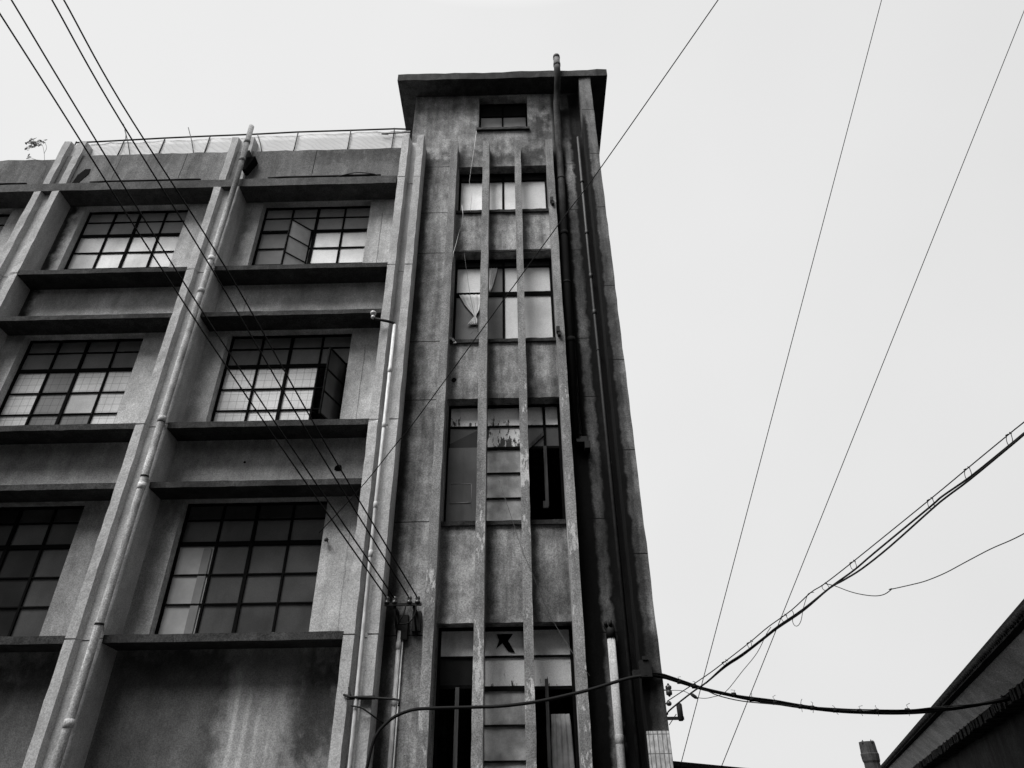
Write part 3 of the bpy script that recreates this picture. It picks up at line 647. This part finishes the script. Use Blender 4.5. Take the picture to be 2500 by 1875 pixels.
q = MB(); q.tube(ext(run(T2, 6.45, 10.45, 4), 14), .0115, 6); solo('suspended_cable', q, M['cable'], 'lower of the twin thick black lines rising to the right edge', 'cable')
def depthm(x): return 6.5+(10.9-6.5)*(2560-x)/(2560-1629)
TLAB = ['tie loop of the twin lines nearest the right edge of the photo', 'second tie loop of the twin lines from the right edge', 'third tie loop of the twin lines from the right edge',
        'tie loop of the twin lines above the loose drooping wire', 'tie loop where the loose drooping wire leaves the twin lines', 'tie loop where the further sky wire crosses the twin lines', 'tie loop of the twin lines above the thin slack wire', 'tie loop of the twin lines nearest the tower']
for n, (x, y, dx, dy) in enumerate([(2464, 1059, 8, 26), (2362, 1143, 10, 26), (2272, 1218, 9, 22), (2083, 1371, 8, 18), (2014, 1426, 10, 14), (1915, 1503, 8, 14), (1832, 1567, 3, 15), (1771, 1614, 2, 10)]):
    Y = depthm(x); P = [at(x-6, y+4, Y), at(x-7, y+dy*.5, Y), at(x-3, y+dy, Y), at(x+dx*.6, y+dy+1, Y), at(x+dx, y+dy*.6, Y), at(x+dx*.5, y, Y), at(x+2, y-3, Y)]
    q = MB(); q.tube(smooth_path(P, 4), .0042, 5); q.tube([at(x-9, y+4, Y), at(x-3, y+1, Y)], .006, 5); q.tube([at(x, y-4, Y), at(x+6, y, Y)], .006, 5)
    solo('cable_tie', q, M['cable'], TLAB[n], 'cable tie', 'cable ties')
q = MB(); q.tube(smooth_path([at(a, b, 9.6) for a, b in Ipx([(958, 308), (968, 330), (962, 365), (972, 390), (990, 393), (1008, 365), (1020, 300), (1038, 240), (1050, 218), (1078, 212)])], 4), .0045, 5)
solo('loose_wire', q, M['cable'], 'small hanging loop of wire below the twin lines', 'wire')
BR = Ipx([(1140, 166), (1190, 178), (1270, 208), (1340, 225), (1410, 232), (1460, 222), (1500, 193)]) + Jpx([(1180, 1545), (1380, 1500), (1480, 1470), (1610, 1415), (1750, 1340), (1950, 1235), (2100, 1170), (2211, 1115), (2400, 1010)])
q = MB(); q.tube(ext(run(BR, 9.0, 6.5, 4), 0, 12), .0055, 5); solo('drop_wire', q, M['cable'], 'thin kinked wire drooping off the twin lines to the right edge', 'wire')
SL = Ipx([(845, 400), (820, 440), (770, 540), (690, 640), (600, 750), (530, 778), (480, 785), (430, 775), (370, 745), (290, 742)])
q = MB(); q.tube(run(SL, 9.7, 11.0, 4), .0045, 5); solo('slack_wire', q, M['cable'], 'very thin slack wire curving from the twin lines to the tower corner', 'wire')
P = at(*Ipx([(430, 775)])[0], 10.8)
q = MB(); q.tube([P+Vector((-.05, 0, .03)), P+Vector((-.02, 0, .02)), P+Vector((.02, 0, -.01)), P+Vector((.05, 0, -.03))], [.008, .025, .025, .008], 8); solo('wire_clamp', q, M['metal'], 'small dark clamp on the slack wire by the tower corner', 'clamp')
# heavy bundle strung from the facade over to the old house
def Gpx(l): return [(900+a*.3617, 1400+b*.3617) for a, b in l]
LB = [(890, 1900)] + Gpx([(0, 1260), (30, 1140), (60, 1080), (100, 1030), (180, 965), (300, 920), (440, 910), (700, 903), (900, 895), (1140, 865), (1370, 815), (1510, 780), (1680, 728), (1790, 700), (1880, 690)])
q = MB(); q.tube(run(LB, 10.95, 10.88, 4), .023, 8); solo('cable_bundle', q, M['cable'], 'thick black cable arching across the fins near the bottom', 'cable')
RB = Ipx([(180, 655), (250, 665), (350, 695), (485, 735), (640, 770), (740, 790), (870, 810), (1000, 830), (1190, 852), (1330, 860), (1500, 864), (1640, 860), (1740, 850), (1850, 838), (1960, 820), (2130, 790)])
q = MB(); HY = 12.6
q.tube(run(RB, 10.9, HY, 4), .026, 8)
RB2 = [(a, b-3.5 - 2*math.sin(i*1.3)) for i, (a, b) in enumerate(RB)]
q.tube(run(RB2, 10.88, HY-.02, 4), .014, 6)
solo('cable_bundle', q, M['cable'], 'heavy black cable bundle sagging from the tower corner to the old house', 'cable')
RC = Ipx([(180, 662), (350, 695), (485, 738), (560, 770), (690, 800), (870, 818), (1000, 832)])
q = MB(); q.tube(run(RC, 10.92, 11.5, 4), .0075, 6)
RD = Ipx([(1000, 828), (1190, 840), (1330, 846), (1580, 848), (1740, 833), (1960, 815), (2130, 785)])
q.tube(run(RD, 11.6, HY-.05, 4), .009, 6); solo('loose_wire', q, M['cable'], 'thin wire running loosely along the heavy sagging bundle', 'wire')
for n, (a, b) in enumerate([(350, 690), (430, 715), (645, 762), (740, 785), (865, 803), (1005, 824), (1068, 832), (1190, 845), (1325, 850), (1418, 850), (1583, 846)]):
    x, y = Ipx([(a, b)])[0]; Y = 10.9+(HY-10.9)*(a-180)/1960
    c = at(x, y+2, Y); q = MB()
    q.tube([c+Vector((-.03, 0, 0)), c+Vector((.03, 0, 0))], .034, 8)
    h = rnd(.01, .05) if a > 500 else .01
    q.tube([c+Vector((0, -.03, .03)), c+Vector((rnd(-.03, .02), -.035, .05+h*.5)), c+Vector((rnd(-.05, .05), -.035, .05+h))], .004, 5)
    if a > 1000: q.tube([c+Vector((0, -.03, -.03)), c+Vector((rnd(-.03, .03), -.035, -.06-h*.5))], .004, 5)
    solo('wire_binding', q, M['cable'], 'wire bindings twisted round the heavy sagging cable bundle', 'cable tie', 'bindings on the sagging bundle')
# clamp and insulators on the tower corner
q = MB(); q.box(1.66, 1.82, 10.86, 10.999, 3.72, 3.95); q.box(1.70, 1.78, 10.84, 10.90, 3.95, 4.0); q.box(1.55, 1.66, 10.88, 11.0, 3.74, 3.82); solo('cable_clamp', q, M['metal'], 'black clamp holding the heavy bundle on the corner pilaster', 'clamp')
for z, k, lab in ((3.56, 1.0, 'upper dark insulator sticking out of the tower corner'), (3.38, .6, 'lower smaller insulator sticking out of the tower corner')):
    q = MB(); q.tube([(1.985, 11.0, z), (2.06, 11.0, z)], .01, 6)
    if k == 1.0: q.tube([(2.055, 11.0, z-.09), (2.055, 11.0, z-.075), (2.055, 11.0, z-.06), (2.055, 11.0, z-.02), (2.055, 11.0, z), (2.055, 11.0, z+.02), (2.055, 11.0, z+.05), (2.055, 11.0, z+.065), (2.055, 11.0, z+.09)], [.01, .02, .045, .045, .03, .045, .045, .02, .01], 10)
    else: q.tube([(2.0, 11.0, z), (2.02, 11.0, z), (2.05, 11.0, z), (2.07, 11.0, z)], [.02, .035, .035, .015], 10)
    solo('corner_insulator', q, M['pcld'], lab, 'insulator')
q = MB(); q.box(1.985, 2.22, 10.98, 11.02, 3.165, 3.205)
q.tube([(2.175, 11.0, 3.15), (2.175, 11.0, 3.17), (2.175, 11.0, 3.36), (2.175, 11.0, 3.38)], [.03, .042, .042, .03], 10); q.tube([(2.0, 11.0, 3.1), (2.12, 11, 3.24)], .006, 5)
solo('lamp_bracket', q, M['metal'], 'L-shaped black bracket with an upright cylinder on the tower corner', 'bracket')

# ------------------------------------------------------------------ roof railing, tarpaulin, plant
rl = empty('roof_railing', (-7, 11.35, 16.1), 'thin bent metal railing along the top of the wing parapet', 'railing')
RP = [(-11.23, 16.86), (-10.62, 16.87), (-10.0, 16.91), (-8.96, 16.95), (-7.81, 16.99), (-6.7, 17.02), (-5.58, 17.06), (-4.2, 17.08), (-3.09, 17.09), (-2.66, 17.06)]
q = MB(); q.tube([(x, 11.35, z+rnd(-.008, .008)) for x, z in RP], .022, 6); q.build('rail', M['metal'], rl)
q = MB(); q.tube([(-3.4, 11.33, 16.88), (-3.1, 11.33, 16.89), (-2.66, 11.33, 16.91)], .014, 6); q.tube([(-3.38, 11.33, 16.86), (-3.22, 11.33, 16.85)], .01, 6); q.build('rail', M['metal'], rl)
for x, zt in ((-11.23, 16.9), (-10.0, 16.93), (-8.96, 16.97), (-7.81, 17.01), (-5.56, 17.08), (-4.21, 17.1), (-3.09, 17.12)):
    q = MB(); q.tube([(x, 11.35, 16.0), (x+rnd(-.01, .01), 11.35, 16.5), (x, 11.35, zt)], .016, 6); q.build('post', M['metal'], rl)
for x0, z0, x1, z1 in ((-9.63, 16.2, -10.21, 17.56), (-8.03, 16.2, -8.46, 17.35), (-6.32, 16.2, -6.61, 17.04), (-9.95, 16.9, -10.1, 17.3)):
    q = MB(); q.tube([(x0, 11.33, z0), ((x0+x1)/2+.02, 11.33, (z0+z1)/2), (x1, 11.34, z1)], .011, 6); q.build('brace', M['metal'], rl)
q = MB(); n = 70; vs = []; fs = []
for i in range(n+1):
    x = -11.2+(11.2-2.68)*i/n
    zt = 16.86+.24*(x+11.2)/8.5-.03-abs(math.sin(i*.9))*.02
    for k in range(6): vs.append((x, 11.385+.008*math.sin(i*1.7+k)+.012*math.sin(i*.6), 16.0+(zt-16.0)*k/5))
for i in range(n):
    for k in range(5): a = i*6+k; fs.append((a, a+6, a+7, a+1))
q.add(vs, fs, 0, True); tp = solo('tarpaulin', q, M['tarp'], 'creased white tarpaulin stretched behind the roof railing', 'tarpaulin')
sm = tp.modifiers.new('thick', 'SOLIDIFY'); sm.thickness = .004
# weed on the parapet
pl = empty('weed_plant', (-11.37, 11.15, 15.2), 'small leafy weed growing against the parapet at the far left', 'plant')
q = MB(); stems = [[(-11.37, 11.13, 15.2), (-11.40, 11.1, 15.6), (-11.52, 11.08, 15.85), (-11.62, 11.08, 16.1), (-11.78, 11.08, 16.42), (-11.98, 11.08, 16.62)],
    [(-11.62, 11.08, 16.1), (-11.62, 11.06, 16.3), (-11.72, 11.06, 16.48)], [(-11.45, 11.09, 15.7), (-11.7, 11.08, 15.85), (-11.9, 11.08, 15.95)], [(-11.78, 11.08, 16.42), (-12.0, 11.06, 16.38), (-12.15, 11.06, 16.33)]]
for s_ in stems: q.tube(smooth_path(s_, 4), .0045, 5)
q.build('stem', M['twig'], pl)
q = MB()
def leaf(q, c, L_, ang, wd):
    d = Vector((math.cos(ang), rnd(-.5, .1), math.sin(ang))).normalized(); s_ = d.cross(Vector((rnd(-.4, .4), 1, rnd(-.2, .2)))).normalized()*wd
    q.add([c, c+d*L_*.4+s_, c+d*L_*.8+s_*.6, c+d*L_, c+d*L_*.8-s_*.6, c+d*L_*.4-s_], [(0, 1, 2, 3), (0, 3, 4, 5)])
for cx, cz, n in ((-12.10, 16.60, 12), (-12.0, 16.50, 14), (-11.88, 16.44, 10), (-12.05, 16.33, 10), (-11.80, 16.52, 8), (-11.9, 15.95, 4), (-11.95, 16.4, 8)):
    for k in range(n): leaf(q, Vector((cx+rnd(-.07, .07), 11.06+rnd(-.05, .05), cz+rnd(-.05, .05))), rnd(.06, .11), rnd(2.2, 5.2) if rnd(0, 1) < .7 else rnd(-.5, 1), rnd(.022, .036))
q.build('foliage', M['leaf'], pl)

# ------------------------------------------------------------------ cloths and cords
def sheet(name, outline, y, mat, label, cat, amp=.03, folds=9):
    """outline: list of (z, x_left, x_right) from the top down"""
    q = MB(); n = 24; vs = []; fs = []; m = len(outline)
    for r, (z, a, b) in enumerate(outline):
        for i in range(n+1):
            t = i/n; vs.append((a+(b-a)*t, y+amp*math.sin(t*folds*2*math.pi+r*.15)*(.5+.5*math.sin(r)), z))
    for r in range(m-1):
        for i in range(n): a = r*(n+1)+i; fs.append((a, a+1, a+n+2, a+n+1))
    q.add(vs, fs, 0, True); o = solo(name, q, mat, label, cat); md = o.modifiers.new('thick', 'SOLIDIFY'); md.thickness = .003; return o
sheet('curtain', [(11.73, -1.29, -.80), (11.62, -1.24, -.80), (11.45, -1.16, -.81), (11.30, -1.06, -.84), (11.18, -.98, -.90), (11.12, -.955, -.915), (11.06, -1.0, -.89), (10.95, -1.07, -.88), (10.9, -1.1, -.88)], 11.66, M['cloth'], 'knotted sheer white curtain in the tower window of the second row', 'curtain', .012, 5)
sheet('curtain', [(12.5, -.64, -.46), (12.3, -.64, -.49), (12.1, -.64, -.53), (11.9, -.64, -.58), (11.82, -.64, -.62)], 11.665, M['cloth'], 'narrow white curtain edge behind the left fin pair in the second tower row', 'curtain', .008, 3)
sheet('curtain', [(3.37, .36, .64), (3.2, .36, .66), (3.0, .35, .67), (2.7, .35, .68), (2.4, .37, .70), (2.1, .40, .72), (1.5, .42, .74)], 11.70, M['clothg'], 'limp grey curtain hanging in the empty bottom tower window', 'curtain', .02, 4)
q = MB()
for (x, z, s_) in ((-1.40, 10.33, .06), (-1.33, 10.27, .055), (-1.30, 10.22, .06), (-1.36, 10.31, .04)):
    c = Vector((x, 11.36, z)); pts = [c+Vector((rnd(-1, 1), rnd(-.5, .5), rnd(-.8, .8)))*s_ for _ in range(7)]
    q.add(pts, [(0, 1, 2), (2, 3, 4), (0, 4, 5), (1, 5, 6), (2, 5, 6), (0, 3, 6)])
solo('rag', q, M['cloth'], 'crumpled white rag caught on the sill of the second tower row', 'rag')
q = MB()
for (x, z, s_) in ((-4.02, 8.36, .08), (-3.97, 8.33, .08), (-3.91, 8.30, .07)):
    c = Vector((x, 11.6, z)); pts = [c+Vector((rnd(-1, 1), rnd(-.5, .5), rnd(-.8, .8)))*s_ for _ in range(7)]
    q.add(pts, [(0, 1, 2), (2, 3, 4), (0, 4, 5), (1, 5, 6), (2, 5, 6), (0, 3, 6)])
solo('rag', q, M['clothg'], 'crumpled plastic bag in the window corner beside the dark open casement', 'rag')
def Cp(l): return [(950+a*.27125, 130+b*.27125) for a, b in l]
def Ep(l): return [(950+a*.27125, 550+b*.27125) for a, b in l]
q = MB(); q.tube([at(a, b, 11.36) for a, b in Cp([(785, 700), (760, 890), (740, 1020), (722, 1155), (745, 1250), (732, 1425)])], .004, 5)
solo('cord', q, M['cloth'], 'thin pale cord dangling from the small top window', 'cord')
q = MB(); q.tube([at(a, b, 11.12) for a, b in Cp([(655, 1370), (665, 1450), (645, 1600)])+Ep([(640, 20), (600, 180), (580, 240), (570, 330)])], .005, 5)
solo('cord', q, M['cloth'], 'thin pale cord along the left fin above the second tower row', 'cord')
q = MB(); q.tube([at(a, b, 11.3) for a, b in Ep([(675, 250), (700, 430), (730, 640), (770, 820), (800, 960)])], .004, 5); q.tube([at(a, b, 11.1) for a, b in Ep([(880, 915), (812, 915), (805, 960), (790, 950), (760, 950), (735, 980)])], .004, 5)
solo('cord', q, M['twig'], 'thin dark string hanging in front of the knotted curtain', 'cord')
q = MB(); q.tube([at(x, y, Y) for x, y, Y in ((1218, 1172, 11.4), (1246, 1255, 11.4), (1275, 1345, 11.1), (1298, 1396, 11.1), (1340, 1500, 11.3), (1395, 1590, 11.3), (1440, 1650, 11.1))], .0045, 5)
solo('cord', q, M['twig'], 'thin dark string drooping past the right fins above the bottom row', 'cord')
q = MB(); q.tube(smooth_path([(-4.24, 11.1, 15.0), (-4.1, 11.1, 15.06), (-3.78, 11.1, 15.14), (-3.4, 11.1, 15.08), (-3.22, 11.1, 14.99)], 5), .012, 6)
solo('bent_rod', q, M['metal'], 'thin bent rod arching on top of the cornice', 'rod')

# ------------------------------------------------------------------ the old house at the right
A = atz(2151, 1875, 4.2); Bp = atz(2500, 1483, 4.2)
nn = (Bp-A); nn.z = 0; nn.normalize(); inn = Vector((-nn.y, nn.x, 0))
if inn.x < 0: inn = -inn
Ho = A.copy(); Ho.z = 0
H = empty('old_house', Ho, 'dark old house with a tiled eave and plastered soffit cutting into the lower right corner', 'house')
def hp(s, d, z): v = Ho + nn*s + inn*d; return (v.x, v.y, z)
def hbox(q, s0, s1, d0, d1, z0, z1, mi=0, z0b=None, z1b=None):
    z0b = z0 if z0b is None else z0b; z1b = z1 if z1b is None else z1b
    q.hexa([hp(s0, d0, z0), hp(s1, d0, z0), hp(s1, d1, z0b), hp(s0, d1, z0b), hp(s0, d0, z1), hp(s1, d0, z1), hp(s1, d1, z1b), hp(s0, d1, z1b)], mi)
S0, S1 = -6, 26
q = MB(); hbox(q, S0, S1, .05, 5, 4.24, 4.32, 0, 6.2, 6.3)
q.build('roof', M['house_black'], H)
q = MB(); n = 240
for k in range(n):
    s_ = S0+(S1-S0)*(k+.5)/n; q.tube([hp(s_, .035+rnd(-.01, .01), 4.21+rnd(-.008, .008)), hp(s_, .5, 4.42)], .05, 7)
q.build('roof_tiles', M['house_black'], H)
q = MB(); q.hexa([hp(S0, .20, 4.14), hp(S1, .20, 4.14), hp(S1, .50, 3.82), hp(S0, .50, 3.82), hp(S0, .20, 4.2), hp(S1, .20, 4.2), hp(S1, .56, 3.86), hp(S0, .56, 3.86)]); q.build('soffit', M['house_soffit'], H)
q = MB(); hbox(q, S0, S1, .06, .20, 4.15, 4.22); q.build('fascia', M['house_black'], H)
q = MB()
for k in range(200):
    s_ = S0+(S1-S0)*k/200; hbox(q, s_, s_+.11+rnd(0, .02), .50+rnd(-.02, .02), .85, 3.66+rnd(-.02, .02), 3.85)
q.build('brick_corbel', M['house_wall'], H)
q = MB(); hbox(q, S0, S1, .85, 1.6, 0, 4.2); hbox(q, S0, S0+.3, 1.6, 4.9, 0, 4.2); q.build('wall', M['house_wall'], H)
a = atz(1500+2060*.4521, 1350+950*.4521, 3.9); b = at(1500+2230*.4521, 1350+1220*.4521, a.y-.6)
q = MB(); q.tube([a, b], .11, 4, smooth=False); q.build('brace', M['house_beam'], H)

# ------------------------------------------------------------------ unseen block across the lane, inferred from dark windows, added to cut low light
ob_ = empty('street_block', (-8, -9.5, 0), 'long grey block across the lane, seen only as dark reflections in the low windows', 'building')
q = MB(); wins = [(-44+i*4.2, -41.6+i*4.2, 1+k*3.6, 3+k*3.6) for i in range(16) for k in range(4)]
q.gridwall(-46, 24, 0, 15, -9.8, -9.5, [w_ for w_ in wins if w_[1] < 23]); q.box(-46, 24, -18, -10.6, 0, 14.9); q.build('wall', M['block'], ob_)
q = MB(); q.box(-46.3, 24.3, -18.3, -9.2, 15.0, 15.3); q.build('roof', M['roof'], ob_)

# ------------------------------------------------------------------ chimney and shed roof
C0 = at(2128, 1860, 40)
ch = empty('chimney', (C0.x, 40, 0), 'distant dark chimney with a jagged thicker top beside the house eave', 'chimney')
q = MB(); r = .42
q.tube([(C0.x, 40, 0), (C0.x, 40, 5.2)], [.50, .37], 12, smooth=False); q.build('shaft', M['chim'], ch)
q = MB(); q.tube([(C0.x, 40, 5.2), (C0.x, 40, 5.3), (C0.x, 40, 5.6), (C0.x, 40, 5.65), (C0.x, 40, 6.15)], [.37, .41, .43, .40, .37], 12, smooth=False)
for k in (0, 3, 6, 8): 
    a = k*math.pi/5; q.tube([(C0.x+.33*math.cos(a), 40+.33*math.sin(a), 6.05), (C0.x+.33*math.cos(a), 40+.33*math.sin(a), 6.22)], [.07, .02], 5)
q.build('cap', M['chim'], ch)
Q0 = at(1640, 1863, 22); Q1 = at(1790, 1877.5, 22)
sh = empty('shed', (Q0.x+2, 22, 0), 'low dark shed roof just above the bottom edge beside the tower', 'shed')
dzx = (Q1.z-Q0.z)/(Q1.x-Q0.x)
q = MB(); xa, xb = Q0.x-3, Q0.x+6
q.hexa([(xa, 21.5, Q0.z-3*dzx-.12), (xb, 21.5, Q0.z+6*dzx-.12), (xb, 28, Q0.z+6*dzx-.12), (xa, 28, Q0.z-3*dzx-.12), (xa, 21.5, Q0.z-3*dzx), (xb, 21.5, Q0.z+6*dzx), (xb, 28, Q0.z+6*dzx), (xa, 28, Q0.z-3*dzx)])
q.build('roof', M['house_black'], sh)
q = MB(); q.box(xa+.3, xb-.3, 22, 27.5, 0, Q0.z+6*dzx-.15); q.build('wall', M['house_wall'], sh)
